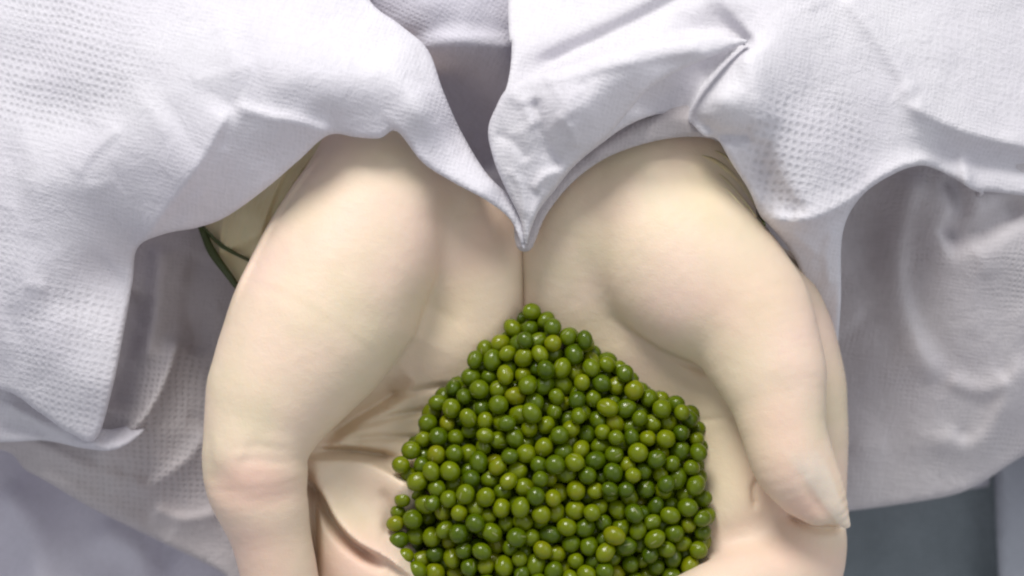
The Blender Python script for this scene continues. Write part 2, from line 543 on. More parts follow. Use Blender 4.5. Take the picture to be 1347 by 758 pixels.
def build_hand(name, bounds, slab_poly, slab_ctrl, limbs, creases, parent, h=2.8, thick=95, blend=38, label=None, cut=None, nail=None, pink=(), cream=()):
    (px0, px1), (py0, py1), (z0, z1) = bounds
    xs = np.arange(px0 - CX, px1 - CX, h, dtype=np.float32)
    ys = np.arange(CY - py1, CY - py0, h, dtype=np.float32)
    zz = np.arange(z0, z1, h, dtype=np.float32)
    X, Y, Z = np.meshgrid(xs, ys, zz, indexing='ij', sparse=True)
    G = (X, Y, Z)
    # palm: a thick curved sheet
    sp = np.array([P(a, b, -40)[:2] for a, b in slab_poly])
    sc = [(lambda q: (q[0], q[1], c))(P(a, b, c)) for a, b, c in slab_ctrl]
    X2, Y2 = np.meshgrid(xs, ys, indexing='ij')
    Hf = tps_fit(sc)(X2, Y2).astype(np.float32)
    d2, _, _ = poly_dist(X2, Y2, sp, closed=True)
    d2 = np.where(inside_poly(X2, Y2, sp), -d2, d2).astype(np.float32)
    gxh, gyh = np.gradient(Hf, h)
    sl = np.sqrt(1 + gxh ** 2 + gyh ** 2)
    f = (Z - Hf[:, :, None]) / sl[:, :, None]
    bk = ((Hf - thick)[:, :, None] - Z) / sl[:, :, None]
    f = smax(f, bk, 50)
    f = smax(f, d2[:, :, None] + 0 * Z, 45)
    def crease_map(sel):
        add = np.zeros(X2.shape, np.float32)
        for c in sel:
            pts, dep, w, zc = c[:4]
            pw = catmull([P(a, b, zc)[:2] for a, b in pts], 10)
            d, s, al = poly_dist(X2, Y2, pw)
            wa = w if not isinstance(w, tuple) else np.where(s < 0, w[0], w[1])   # y is up here: the sides swap
            fade = np.clip(np.minimum(al, 1 - al) * 5, 0, 1)
            add += (dep * np.exp(-(d / wa) ** 2) * fade).astype(np.float32)
        return add[:, :, None]
    # palm first, with its folds; the thumb and its ball lie over them
    for lb in limbs[:-2]:
        f = smin(f, chain(G, lb['pts'], lb.get('zs', 1.0)), lb.get('k', blend))
    f = f + crease_map([c for c in creases if c[3] < 0])
    for lb in limbs[-2:]:
        f = smin(f, chain(G, lb['pts'], lb.get('zs', 1.0)), lb.get('k', blend))
    if nail:
        f = smin(f, chain(G, nail, 0.8), 14)
    f = f + crease_map([c for c in creases if c[3] >= 0])
    wob = np.array([noise.fractal(Vector((float(a) * .018, float(b) * .018, 4.4)), 1.0, 2.0, 4) for a in xs for b in ys], np.float32).reshape(X2.shape)
    f = f + wob[:, :, None] * 0.9
    if cut is not None:
        f = np.maximum(f, cut(X, Y, Z))
    V, Q = surface_nets(f, (xs[0], ys[0], zz[0]), h)
    V = laplace(V, Q, 3)
    if nail:
        k = D / (D - V[:, 2]); px = V[:, 0] * k + CX; py = CY - V[:, 1] * k
        d, _, al = poly_dist(px, py, np.array([(q[0], q[1]) for q in nail]))
        wgt = (np.clip(1.6 - d / 30, 0, 1) * np.clip((1108 - px) / 12, 0, 1) * np.clip((686 - py) / 10, 0, 1))[:, None]
        for _ in range(14):
            V = V + wgt * (laplace(V, Q, 1, 0.6) - V)
            e = np.vstack([Q[:, [0, 1]], Q[:, [1, 2]], Q[:, [2, 3]], Q[:, [3, 0]]]); n_ = len(V)
            dg = np.maximum(np.bincount(e[:, 0], minlength=n_), 1)[:, None]
            sm = np.stack([np.bincount(e[:, 0], V[e[:, 1], c_], n_) for c_ in range(3)], 1) / dg
            V = V + wgt * 0.5 * (sm - V)
    o = link_mesh(name, V, Q.tolist(), M_GLOVE, parent)
    k = D / (D - V[:, 2]); px = V[:, 0] * k + CX; py = CY - V[:, 1] * k
    w = np.zeros(len(V))
    if nail:
        pn = np.array([(q[0], q[1]) for q in nail])
        d, _, al = poly_dist(px, py, pn)
        w = np.clip((1.15 - d / (23 - 15 * al)) * 2.5, 0, 1) * np.clip((py - 588) / 30, 0, 1)
    for nm, els in (('pink', pink), ('cream', cream)):
        q_ = np.zeros(len(V))
        for cx, cy, rx, ry, st in els:
            q = np.sqrt(((px - cx) / rx) ** 2 + ((py - cy) / ry) ** 2)
            q_ = np.maximum(q_, st * np.exp(-q ** 3))
        a_ = o.data.attributes.new(nm, 'FLOAT', 'POINT'); a_.data.foreach_set('value', q_.astype(np.float32))
    at = o.data.attributes.new('nail', 'FLOAT', 'POINT'); at.data.foreach_set('value', w.astype(np.float32))
    if label: o['label'] = label
    return o, (xs, ys, zz, f)

# ================================================================ the person
person = bpy.data.objects.new('person', None)
COL.objects.link(person)
person.empty_display_size = 0.05
person['label'] = 'person in white gauzy coat holding out both cupped gloved hands full of beans'
person['category'] = 'person'

def part(name, geo, mat, parent=person, label=None, thick=1.6, weave=()):
    o = link_mesh(name, geo[0], geo[1], mat, parent)
    if weave:
        v = np.array(geo[0]); k = D / (D - v[:, 2])
        px = v[:, 0] * k + CX; py = CY - v[:, 1] * k
        w = np.zeros(len(v))
        for cx, cy, rx, ry, st in weave:
            q = np.sqrt(((px - cx) / rx) ** 2 + ((py - cy) / ry) ** 2)
            w = np.maximum(w, st * np.clip((1.15 - q) / 0.4, 0, 1))
        at = o.data.attributes.new('weave', 'FLOAT', 'POINT')
        at.data.foreach_set('value', w.astype(np.float32))
    if thick:
        md = o.modifiers.new('thickness', 'SOLIDIFY'); md.thickness = thick * S; md.offset = -1
    if label: o['label'] = label
    return o
#@@BODY
# ---- coat behind the hands
coat = cloth_panel(
    [(-500, -500), (700, -520), (1850, -500), (1850, 560), (1300, 640), (1050, 700), (1000, 1400), (300, 1400), (-500, 1400)],
    [(-500, -500, -300), (1850, -500, -320), (-500, 1400, -430), (900, 1400, -460), (1850, 500, -420), (0, 700, -330), (300, 700, -360), (560, 40, -60), (620, 160, -180), (650, 240, -230), (500, 300, -340), (450, 160, -270), (800, 500, -420), (740, 30, -80), (1300, 300, -400), (580, -100, -60)],
    [([(540, 68), (600, 52), (680, 62)], 24, 30, 10), ([(590, 90), (615, 150), (650, 230)], -24, 26, 30), ([(0, 640), (40, 700), (60, 790)], 22, 18, 30), ([(130, 690), (190, 740), (200, 800)], 16, 20, 18), ([(230, 700), (205, 760), (190, 830)], -26, 24, 16)],
    pitch=9, curl=0, skirt=0, amp=9, seed=3.3, wrinkles=60, wdir=1.2)
part('coat_front', coat, M_COAT, label='loose front of the white coat in shade behind the hands')
trousers = cloth_panel(
    [(900, 560), (1900, 500), (1900, 1400), (900, 1400)],
    [(900, 560, -520), (1900, 500, -520), (1900, 1400, -500), (900, 1400, -500), (1200, 760, -490), (1310, 700, -490)],
    [([(1316, 560), (1322, 700), (1330, 900)], 40, 16, 60)], pitch=14, curl=0, skirt=0, amp=6, seed=5.1)
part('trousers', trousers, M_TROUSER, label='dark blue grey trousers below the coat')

hem = cloth_panel([(1308, 560), (1900, 520), (1900, 1400), (1330, 1400), (1320, 900), (1311, 700)], [(1308, 560, -440), (1900, 520, -440), (1900, 1400, -430), (1330, 1400, -430), (1312, 800, -440)],
    [([(1380, 560), (1390, 900)], 12, 20, 20)], pitch=12, curl=8, skirt=20, amp=3, seed=5.7, smooth_outline=False)
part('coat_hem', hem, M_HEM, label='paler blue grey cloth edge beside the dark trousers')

# ---- left sleeve (left in the picture)
sl_main = cloth_panel(
    [(-420, -420), (300, -440), (455, -330), (470, -60), (486, 0), (528, 34), (563, 66), (583, 120), (606, 172), (640, 228), (674, 262), (690, 296), (689, 328),
     (672, 290), (640, 264), (596, 240), (556, 214), (522, 173), (500, 182), (470, 181), (432, 178), (392, 212), (350, 248), (300, 284), (262, 299), (216, 308), (181, 326),
     (174, 372), (162, 440), (148, 510), (126, 578), (92, 570), (52, 543), (0, 512), (-120, 500), (-420, 540)],
    [(-420, -420, -60), (-420, 540, -100), (300, -440, -40), (455, -330, -60), (486, 0, 20), (563, 66, 20), (606, 172, 10), (674, 262, 28), (689, 328, 28),
     (640, 264, 52), (556, 214, 74), (522, 173, 84), (470, 181, 78), (432, 178, 74), (350, 248, 52), (262, 299, 6), (181, 326, -18), (162, 440, -40), (126, 578, -70),
     (52, 543, -60), (0, 512, -50), (310, 140, 112), (250, 230, 80), (200, 300, 22), (420, 100, 128), (520, 100, 96), (560, 150, 80), (300, 20, 100), (150, 120, 70), (100, 300, 30), (60, 430, 0), (0, 0, 30), (-150, 300, -20), (400, 155, 106), (110, 500, -30)],
    [([(306, 138), (262, 215), (215, 280), (180, 328)], 16, 34, 10, 's'), ([(306, 138), (350, 152), (392, 160), (440, 176)], 14, 30, 8, 's'),
     ([(522, 176), (545, 150), (560, 110)], 6, 20, 26), ([(500, 60), (545, 120), (600, 200), (660, 265)], 12, 26, 30),
     ([(60, 60), (200, 90), (330, 60)], 8, 60, 60), ([(20, 240), (120, 220), (230, 150)], 10, 40, 60), ([(0, 430), (80, 400), (150, 340)], -8, 40, 30),
     ([(240, 320), (270, 240), (300, 190)], 4, 12, 20)],
    pitch=4.5, curl=6, skirt=22, amp=4, seed=1.7, wrinkles=22, wdir=2.6)
sl = part('sleeve', sl_main, M_SLEEVE_L, label='sleeve on the left of the picture, bright and lifted over the wrist', weave=[(50, 60, 170, 120, 1.0), (95, 470, 90, 110, 0.7), (-150, 300, 200, 300, .6)])
# shaded inner face and lower layers of the left sleeve
in_l = cloth_panel(
    [(150, 260), (300, 220), (420, 150), (470, 240), (400, 420), (330, 620), (320, 780), (290, 752), (210, 712), (120, 668), (40, 622), (-40, 590), (-420, 640), (-420, 420), (0, 440)],
    [(150, 260, -130), (420, 150, -120), (400, 420, -200), (320, 780, -250), (210, 712, -225), (120, 668, -205), (0, 600, -180), (-420, 640, -200), (-420, 420, -120), (0, 440, -90), (225, 340, -150), (250, 480, -170), (190, 560, -150), (240, 620, -190), (60, 600, -165)],
    [([(234, 440), (220, 490), (192, 545), (150, 584), (120, 600)], 30, 12, 13, 's'), ([(176, 380), (158, 470), (140, 540)], -30, 22, 26),
     ([(212, 320), (206, 400), (190, 480)], 16, 14, 16), ([(262, 330), (250, 400), (262, 470)], -14, 14, 20),
     ([(275, 560), (250, 600), (190, 640), (130, 640)], 12, 8, 14, 's'), ([(290, 674), (240, 682), (200, 668)], 12, 8, 14, 's'),
     ([(0, 560), (60, 590), (120, 618), (200, 640)], 10, 12, 10), ([(0, 610), (110, 650), (200, 700)], 8, 12, 14)],
    pitch=4.5, curl=6, skirt=40, amp=5, seed=8.2, wrinkles=40, wdir=0.6)
part('sleeve_lining', in_l, M_LINING_SHADED, sl, label='shaded gauze lining hanging below the bright sleeve', weave=[(235, 560, 80, 110, 1.0), (100, 640, 160, 60, .7)])
roll_l = cloth_panel(
    [(-420, 470), (-40, 470), (40, 510), (125, 560), (160, 562), (182, 550), (196, 536), (200, 548), (182, 574), (150, 592), (110, 590), (60, 580), (0, 582), (-420, 600)],
    [(-420, 470, -100), (0, 500, -90), (125, 570, -96), (200, 540, -175), (180, 560, -128), (190, 570, -112), (100, 592, -110), (0, 582, -120), (-420, 600, -120)],
    [([(0, 528), (50, 556), (96, 580), (140, 584)], 14, 7, 9, 's'), ([(0, 560), (50, 566), (100, 586)], -10, 8, 10)],
    pitch=4, curl=5, skirt=24, amp=3, seed=4.2, wrinkles=14, wdir=0.4)
part('sleeve_fold', roll_l, M_SLEEVE_L, sl)

# ---- right sleeve
sr_main = cloth_panel(
    [(668, -440), (1100, -480), (1800, -440), (1800, 330), (1347, 258), (1290, 254), (1250, 232), (1212, 218), (1170, 232), (1130, 262), (1108, 310), (1106, 400), (1096, 480), (1070, 440), (1050, 350), (1020, 305),
     (1000, 284), (985, 250), (962, 214), (944, 184), (925, 178), (905, 160), (870, 150), (828, 164), (790, 190), (756, 218), (730, 250), (706, 282), (690, 318),
     (682, 286), (664, 246), (650, 212), (642, 172), (654, 142), (668, 108), (673, 60), (668, 0)],
    [(668, -440, -110), (1800, -440, -120), (1800, 330, -120), (1347, 258, -50), (1212, 218, -16), (1130, 262, -4), (1106, 400, -60), (1096, 480, -110), (1070, 440, -110), (1050, 350, -40), (1020, 305, -10), (985, 250, 20), (944, 184, 60),
     (905, 160, 52), (828, 164, 54), (756, 218, 40), (706, 282, 26), (690, 318, 16), (664, 246, 36), (648, 172, 34), (684, 104, 54), (668, 0, -20), (740, 20, 0), (800, 60, 52),
     (720, 170, 60), (780, 120, 78), (860, 85, 84), (965, 56, 92), (945, 130, 108), (880, 128, 34), (925, 92, 52), (1000, 150, 96), (1080, 200, 60), (1060, 120, 66), (1200, 120, 10), (1300, 60, -30), (1150, 0, 10), (900, 0, 30), (1340, 180, -40), (1050, 270, 40)],
    [([(664, 122), (720, 92), (790, 62), (860, 46), (930, 38), (975, 44), (1000, 70)], -26, 8, 34),
     ([(640, 172), (672, 124)], 12, 10, 16, 's'),
     ([(990, 46), (968, 66), (934, 100), (908, 138), (896, 172)], -58, 30, 5, 's'), 
     ([(976, 66), (995, 110), (1002, 170)], 10, 16, 22), ([(905, 150), (950, 178), (992, 178)], -16, 10, 8),
     ([(948, 186), (966, 214), (1000, 276)], 5, 3, 6, 's'), ([(1010, 210), (1030, 250), (1064, 284)], -5, 4, 10, 's'), ([(1008, 290), (1040, 306), (1080, 340)], 6, 4, 8, 's'), ([(1100, 300), (1086, 330), (1092, 380)], 6, 4, 8, 's'),
     ([(1000, 282), (1060, 290), (1120, 262), (1180, 222), (1240, 208)], 30, 9, 26, 's'), ([(1000, 180), (1010, 240), (1050, 290)], -16, 16, 14),
     ([(1110, -10), (1150, 40), (1180, 84), (1206, 130)], 12, 14, 14), ([(1180, 130), (1260, 170), (1360, 196), (1500, 220)], 20, 12, 30, 's'), ([(1190, 192), (1260, 206), (1360, 220), (1500, 240)], -16, 14, 18), ([(1262, 200), (1272, 240), (1262, 280)], 10, 8, 8), ([(700, 92), (790, 50), (850, 20), (960, -40)], -20, 16, 12)],
    pitch=4.5, curl=6, skirt=20, amp=4, seed=2.9, wrinkles=44, wdir=0.7)
sr = part('sleeve', sr_main, M_SLEEVE_R, label='sleeve on the right of the picture, its cuff rolled open round the wrist', weave=[(1062, 200, 84, 104, 1.0), (1300, 90, 120, 90, .35)])
cuff_roll = cloth_panel(
    [(642, 172), (652, 142), (668, 116), (704, 98), (750, 84), (800, 70), (860, 58), (930, 48), (968, 50), (984, 55), (958, 66), (918, 82), (880, 100), (852, 118), (826, 148), (794, 184), (758, 214), (731, 246), (707, 280), (692, 322), (690, 318), (684, 288), (665, 248), (650, 212)],
    [(642, 172, 58), (668, 116, 76), (750, 84, 104), (860, 58, 112), (930, 48, 106), (984, 58, 98), (880, 100, 98), (826, 148, 84), (758, 214, 66), (707, 280, 46), (692, 322, 34), (665, 248, 54),
     (760, 130, 128), (835, 88, 130), (915, 62, 116), (700, 140, 96), (690, 200, 76), (720, 190, 84), (700, 250, 56)],
    [([(702, 128), (712, 165), (722, 200), (740, 224)], -13, 12, 6, 's'), ([(668, 122), (690, 140), (702, 170)], 5, 8, 12), ([(738, 222), (716, 232), (702, 252)], 9, 5, 9, 's'),
     ([(650, 178), (672, 184), (694, 212)], -6, 5, 9, 's'), ([(664, 224), (682, 240), (692, 286)], 5, 3, 7, 's'), ([(714, 250), (708, 266), (698, 292)], 5, 3, 6, 's'), ([(730, 150), (752, 170), (760, 196)], 5, 6, 12, 's'),
     ([(700, 112), (780, 92), (880, 72), (960, 62)], 5, 7, 14)],
    pitch=3.8, curl=7, skirt=16, amp=3, seed=2.2, wrinkles=9, wdir=-0.4)
part('cuff', cuff_roll, M_SLEEVE_R, sr, label='rolled back edge of the sleeve, crumpled at its left corner')
in_r = cloth_panel(
    [(700, 120), (900, 90), (1000, 140), (990, 214), (940, 184), (890, 181), (835, 193), (790, 212), (750, 243), (718, 284), (696, 330), (676, 300)],
    [(700, 120, -40), (900, 90, -50), (1000, 140, -40), (990, 214, -10), (940, 184, 16), (890, 181, 22), (835, 193, 26), (790, 212, 24), (750, 243, 22), (718, 284, 16), (696, 330, 12), (676, 300, 10), (840, 156, 6), (880, 150, 10), (800, 180, 8)],
    [([(770, 208), (830, 176), (890, 160), (935, 170)], 9, 5, 10, 's')], pitch=6, curl=4, skirt=16, amp=2, seed=6.1)
part('sleeve_lining', in_r, M_LINING_SHADED, sr, label='shaded inner face of the rolled cuff above the wrist')
# lower drape, with a deep shaded valley
dr = cloth_panel(
    [(1010, 260), (1140, 200), (1260, 190), (1800, 200), (1800, 560), (1420, 572), (1347, 600), (1290, 636), (1250, 652), (1180, 664), (1118, 672), (1040, 680), (1000, 500)],
    [(1010, 260, -150), (1140, 200, -130), (1260, 190, -80), (1800, 200, -130), (1800, 560, -260), (1347, 600, -250), (1250, 652, -270), (1118, 672, -300), (1040, 680, -310), (1000, 500, -280),
     (1110, 420, -225), (1150, 300, -195), (1160, 450, -215), (1215, 260, -95), (1240, 350, -125), (1290, 430, -145), (1320, 500, -175), (1230, 560, -220), (1347, 380, -110)],
    [([(1206, 224), (1188, 290), (1180, 370), (1205, 450), (1240, 510)], 15, 24, 14), ([(1347, 262), (1290, 300), (1240, 320)], -22, 12, 18), ([(1250, 230), (1262, 280), (1240, 315)], -22, 10, 14),
     ([(1347, 470), (1300, 570), (1262, 586), (1236, 560)], 10, 12, 22), ([(1245, 500), (1290, 515), (1330, 500)], 8, 9, 14)],
    pitch=5.5, curl=5, skirt=30, amp=6, seed=9.4, wrinkles=40, wdir=0.1)
part('sleeve_drape', dr, M_DRAPE_SHADED, sr, label='grey shaded lower side of the sleeve falling in one deep fold')

# ================================================================ hands
left_limbs = [
    dict(pts=[(390, -80, -330, 72), (482, 110, -150, 80), (520, 250, -72, 92)], zs=0.8, k=60),
    dict(pts=[(588, 290, -90, 74), (614, 345, -108, 72), (626, 420, -134, 62), (630, 560, -180, 60)], k=40),
    dict(pts=[(400, 560, -120, 62), (430, 660, -95, 58), (480, 740, -70, 56), (560, 830, -50, 52), (640, 900, -40, 48)], k=26),
    dict(pts=[(330, 560, -60, 50), (370, 700, -90, 50), (420, 800, -90, 50)], k=20),
    dict(pts=[(510, 245, -62, 104), (464, 345, -44, 120), (414, 430, -18, 112), (362, 513, 8, 87)], k=15),
    dict(pts=[(414, 430, -18, 112), (362, 513, 8, 87), (338, 582, 24, 70), (337, 630, 24, 67), (355, 700, 10, 53), (372, 780, -8, 49), (385, 860, -40, 40)], k=9),
]
left_ctrl = [(500, 170, -10), (600, 230, -20), (670, 300, -34), (688, 360, -46), (640, 430, -58), (590, 480, -70), (540, 525, -82), (500, 560, -70), (460, 590, -66), (540, 590, -70), (640, 560, -110), (690, 480, -90), (690, 600, -130), (690, 760, -130), (560, 700, -76), (520, 650, -48), (545, 640, -40), (440, 640, -58), (470, 720, -36), (560, 800, -60), (400, 760, -60), (690, 900, -110), (380, 400, -60), (400, 250, -50)]
left_poly = [(440, 130), (500, 130), (596, 214), (655, 262), (689, 312), (688, 420), (687, 900), (480, 900), (390, 780), (330, 650), (325, 450), (395, 290)]
left_creases = [
    ([(590, 240), (604, 310), (592, 380), (556, 450)], 14, 36, 0),
    ([(400, 596), (440, 596), (480, 598), (530, 606)], 24, (5, 7), -60),
    ([(380, 606), (430, 603), (475, 607), (520, 626), (566, 655)], -20, (36, 5), -60),
    ([(410, 592), (440, 568), (470, 548), (500, 530), (540, 500)], 32, (10, 18), -60),
    ([(450, 582), (500, 576), (565, 580)], 7, 5, -60),
    ([(470, 562), (520, 548), (580, 540)], 8, 5, -60),
    ([(510, 530), (550, 515), (600, 508)], 6, 5, -60),
    ([(396, 612), (426, 642), (446, 676), (474, 704), (515, 727), (560, 764)], -18, (5, 18), -60),
    ([(396, 622), (420, 650), (438, 684), (466, 714), (510, 742)], 26, (7, 6), -60),
    ([(500, 640), (512, 670), (508, 710)], 5, 8, -60),
    ([(402, 616), (409, 660), (411, 700), (411, 770), (412, 850)], 22, 7, -20),
    ([(262, 600), (300, 640), (352, 656), (410, 640)], 4, 18, 60),
    ([(276, 590), (300, 590), (330, 600)], -3, 24, 60),
    ([(436, 180), (374, 262), (334, 340), (300, 420)], -5, 6, 0),
    ([(300, 592), (340, 586), (385, 594)], 0.9, 5, 80), ([(300, 608), (340, 604), (388, 612)], 0.9, 5, 80),
]
hand_l, _ = build_hand('hand', ((210, 720), (-20, 900), (-300, 150)), left_poly, left_ctrl, left_limbs, left_creases, person,
    label='gloved hand on the left of the picture, its thumb running down the outer edge',
    pink=[(330, 640, 60, 36, .9), (350, 740, 50, 60, .6), (460, 740, 50, 50, .7), (655, 300, 40, 60, .5)], cream=[(540, 570, 90, 60, .8), (640, 430, 70, 70, .5)])

right_limbs = [
    dict(pts=[(950, -80, -340, 80), (886, 110, -190, 86), (864, 250, -84, 98)], zs=0.8, k=60),
    dict(pts=[(770, 300, -80, 76), (760, 350, -90, 66), (752, 420, -124, 60), (748, 560, -190, 60)], k=40),
    dict(pts=[(1010, 400, -100, 78), (1054, 500, -110, 60), (1064, 600, -110, 53), (1058, 700, -90, 55)], k=26),
    dict(pts=[(1054, 746, -70, 56), (980, 776, -36, 56), (900, 812, -6, 52), (820, 850, 10, 46)], k=34),
    dict(pts=[(850, 290, -74, 104), (905, 350, -54, 114), (978, 412, -24, 88), (1014, 488, 4, 70)], k=20),
    dict(pts=[(978, 412, -24, 88), (1014, 488, 4, 70), (1029, 556, 20, 57), (1041, 606, 26, 52), (1057, 642, 24, 39), (1072, 662, 22, 30)], k=8),
]
right_ctrl = [(880, 170, -20), (780, 230, -20), (706, 300, -34), (692, 360, -46), (740, 420, -58), (820, 460, -56), (900, 490, -54), (960, 540, -44), (940, 600, -48), (820, 560, -90), (740, 540, -110), (900, 600, -70), (980, 620, -36), (960, 680, -36), (900, 720, -70), (692, 480, -96), (692, 600, -150), (692, 760, -150), (820, 700, -140), (1050, 600, -50), (1000, 740, -60), (900, 850, -60), (692, 900, -110), (1040, 420, -60)]
right_poly = [(960, 120), (830, 110), (740, 220), (691, 300), (693, 420), (694, 900), (900, 900), (1060, 790), (1090, 650), (1085, 450), (1010, 300)]
right_creases = [
    ([(800, 412), (850, 446), (900, 474), (955, 498)], 9, (7, 14), -60),
    ([(975, 545), (945, 550), (905, 556)], 2, 4, -60),
    ([(940, 500), (965, 530), (985, 580)], 4, 5, -60),
    ([(1004, 622), (992, 640), (994, 672)], 7, 5, -40),
    ([(1036, 680), (1062, 695), (1090, 701), (1122, 702)], 13, 5, 0),
    ([(1042, 600), (1054, 634), (1074, 664), (1100, 688)], 3.5, 5, 40),
]
hand_r, vol_r = build_hand('hand', ((660, 1170), (-20, 900), (-300, 150)), right_poly, right_ctrl, right_limbs, right_creases, person,
    label='gloved hand on the right of the picture, its pointed thumb tip showing whole',
    pink=[(1010, 590, 46, 80, .6), (1062, 668, 40, 22, .8), (985, 400, 70, 60, .4), (1040, 735, 90, 26, .45)], cream=[(955, 235, 60, 50, .9), (930, 580, 90, 130, .9), (790, 440, 90, 50, .6), (780, 280, 80, 70, .4)],
    nail=[(1050, 584, 34, 31), (1074, 622, 36, 29), (1090, 652, 34, 23), (1103, 674, 30, 14), (1113, 690, 26, 6)])

# ---- gathered glove cuffs
cuff_l = cloth_panel(
    [(436, 172), (396, 230), (360, 290), (330, 350), (318, 384), (294, 350), (264, 296), (276, 262), (330, 200), (390, 150)],
    [(436, 172, -30), (396, 230, -40), (360, 290, -60), (318, 384, -90), (264, 296, -116), (294, 350, -104), (330, 200, -90), (390, 150, -60), (320, 290, -84)],
    [([(352 + a, 196 + b), (324 + a * .8, 258 + b * .9), (308 + a * .6, 330 + b * .7)], 11, 2.5, 3.5, 's') for a, b in ((-34, 22), (-22, 17), (-10, 12), (2, 6), (14, 3), (26, -2), (38, -8), (50, -14))],
    pitch=3, curl=5, skirt=20, amp=1.5, seed=7.7)
part('glove_cuff', cuff_l, M_CUFF, hand_l, label='gathered yellowish glove cuff beside the left wrist', thick=1.0)
def hand_z(vol, px, py):
    """height of the hand's surface under a picture point"""
    xs, ys, zz, f = vol
    z = 0.0
    for _ in range(4):
        p = P(px, py, z)
        i = int(np.clip(round((p[0] - xs[0]) / (xs[1] - xs[0])), 0, len(xs) - 1)); j = int(np.clip(round((p[1] - ys[0]) / (ys[1] - ys[0])), 0, len(ys) - 1))
        col = np.nonzero(f[i, j] < 0)[0]
        if not len(col): return z
        z = float(zz[col[-1]])
    return z
def tube(pts, radii, seg=10):
    pts = catmull(pts, 5); n = len(pts)
    W = np.array([P(*p[:3]) for p in pts])
    rad = np.interp(np.linspace(0, 1, n), np.linspace(0, 1, len(radii)), radii)
    V = []; F = []
    for i in range(n):
        t = W[min(i + 1, n - 1)] - W[max(i - 1, 0)]; t /= np.linalg.norm(t)
        u = np.cross(t, (0, 0, 1)); u /= np.linalg.norm(u); v = np.cross(t, u)
        for k in range(seg):
            a = 2 * math.pi * k / seg
            V.append(tuple(W[i] + rad[i] * (math.cos(a) * u + math.sin(a) * v)))
    for i in range(n - 1):
        for k in range(seg):
            F.append([i * seg + k, i * seg + (k + 1) % seg, (i + 1) * seg + (k + 1) % seg, (i + 1) * seg + k])
    F.append(list(range(seg))[::-1]); F.append([(n - 1) * seg + k for k in range(seg)])
    return V, F
def on_hand(pts, dz): return [(a, b, hand_z(vol_r, a, b) + dz) for a, b in pts]
rims = [tube(on_hand([(900, 200), (940, 212), (970, 238), (988, 264), (1001, 286)], -1.0), [0.5, 3.2, 4.4, 4, 2], 12),
        tube(on_hand([(915, 214), (948, 232), (972, 258), (995, 286)], -1.5), [0.5, 2.6, 3.2, 1.5], 12),
        tube(on_hand([(906, 190), (948, 203), (978, 230), (996, 260), (1004, 282)], -1.0), [0.5, 3.4, 4.4, 3.6, 2], 12),
        tube(on_hand([(930, 231), (954, 248), (980, 276)], -1.5), [0.4, 2.0, 0.8], 12)]
part('glove_cuff', join_geo(rims), M_CUFF, hand_r, label='pleated yellowish rolled glove cuff beside the right wrist', thick=0)
band_l = tube([(250, 270, -112), (264, 297, -104), (278, 330, -96), (298, 358, -88), (324, 394, -84)], [3, 5, 6, 5, 3])
part('wrist_band', band_l, M_BAND, hand_l, label='dark green band showing beside the left wrist', thick=0)
band_r = tube([(a, b, hand_z(vol_r, min(a, 998), b) + 2) for a, b in ((986, 256), (995, 270), (1001, 284), (1006, 296))], [1, 3, 3.5, 1.5])
band_l2 = tube([(268, 300, -100), (290, 322, -90), (318, 338, -80), (345, 350, -90)], [2, 3, 2.5, 1.5])
part('wrist_band', band_l2, M_BAND, hand_l, label='thin second strand of the dark green band', thick=0)
part('wrist_band', band_r, M_BAND, hand_r, label='dark tip of band at the right wrist', thick=0)

# ================================================================ beans
heap = catmull([(690, 398), (718, 408), (742, 432), (772, 438), (792, 462), (820, 480), (852, 508), (884, 520), (918, 540), (928, 580), (926, 640), (938, 688), (918, 740), (888, 790), (840, 860), (700, 880), (600, 850), (548, 770), (516, 716), (516, 660), (540, 642), (516, 612), (530, 590), (552, 572), (562, 540), (588, 508), (616, 488), (622, 462), (652, 446), (672, 420)], 10, closed=True)
hp = tps_fit([(690, 405, -36), (790, 462, -34), (920, 545, -26), (935, 690, -30), (880, 800, -40), (700, 880, -50), (548, 770, -44), (516, 660, -40), (516, 612, -46), (560, 545, -48), (625, 465, -44), (700, 500, -14), (720, 600, 2), (720, 700, 6), (820, 600, -8), (620, 620, -10), (840, 700, -8), (620, 720, -8), (720, 800, -4)])
def heap_beans():
    pts = []
    tries = 0
    R0 = 12.1
    layers = [(0, 250), (1, 290), (2, 300)]
    allp = []
    for ly, cnt in layers:
        k = 0
        while k < cnt:
            x = rng.uniform(500, 950); y = rng.uniform(395, 890)
            if not inside_poly(np.array([x]), np.array([y]), heap)[0]: continue
            r = R0 * rng.uniform(0.87, 1.14)
            allp.append([x, y, ly, rng.uniform(-1, 1), r]); k += 1
    A = np.array(allp)
    x, y, ly, jit, r = A.T.copy()
    z = hp(x, y) - 20 * ly + jit * 13
    edge_k = rng.uniform(0.45, 0.98, len(x))
    for it in range(140):
        dx = x[:, None] - x[None]; dy = y[:, None] - y[None]; dz = z[:, None] - z[None]
        d = np.sqrt(dx * dx + dy * dy + dz * dz) + np.eye(len(x)) * 1e6 + 1e-6
        need = (r[:, None] + r[None]) * 0.985
        ov = np.clip(need - d, 0, None)
        w = ov / d * 0.33
        x = x + np.clip((dx * w).sum(1), -5, 5); y = y + np.clip((dy * w).sum(1), -5, 5); z = z + np.clip((dz * w).sum(1), -4, 4)
        zt = hp(x, y) - 20 * ly + jit * 13
        z += (zt - z) * 0.10
        # hold inside the outline
        dd, s, _ = poly_dist(x, y, heap, closed=True)
        ins = inside_poly(x, y, heap)
        sd = np.where(ins, dd, -dd)
        push = np.clip(r * edge_k - sd, 0, 40)
        cx, cy = 715, 640
        vx, vy = cx - x, cy - y; L = np.sqrt(vx * vx + vy * vy) + 1e-6
        x += vx / L * push * 0.6; y += vy / L * push * 0.6
    return x, y, z, r

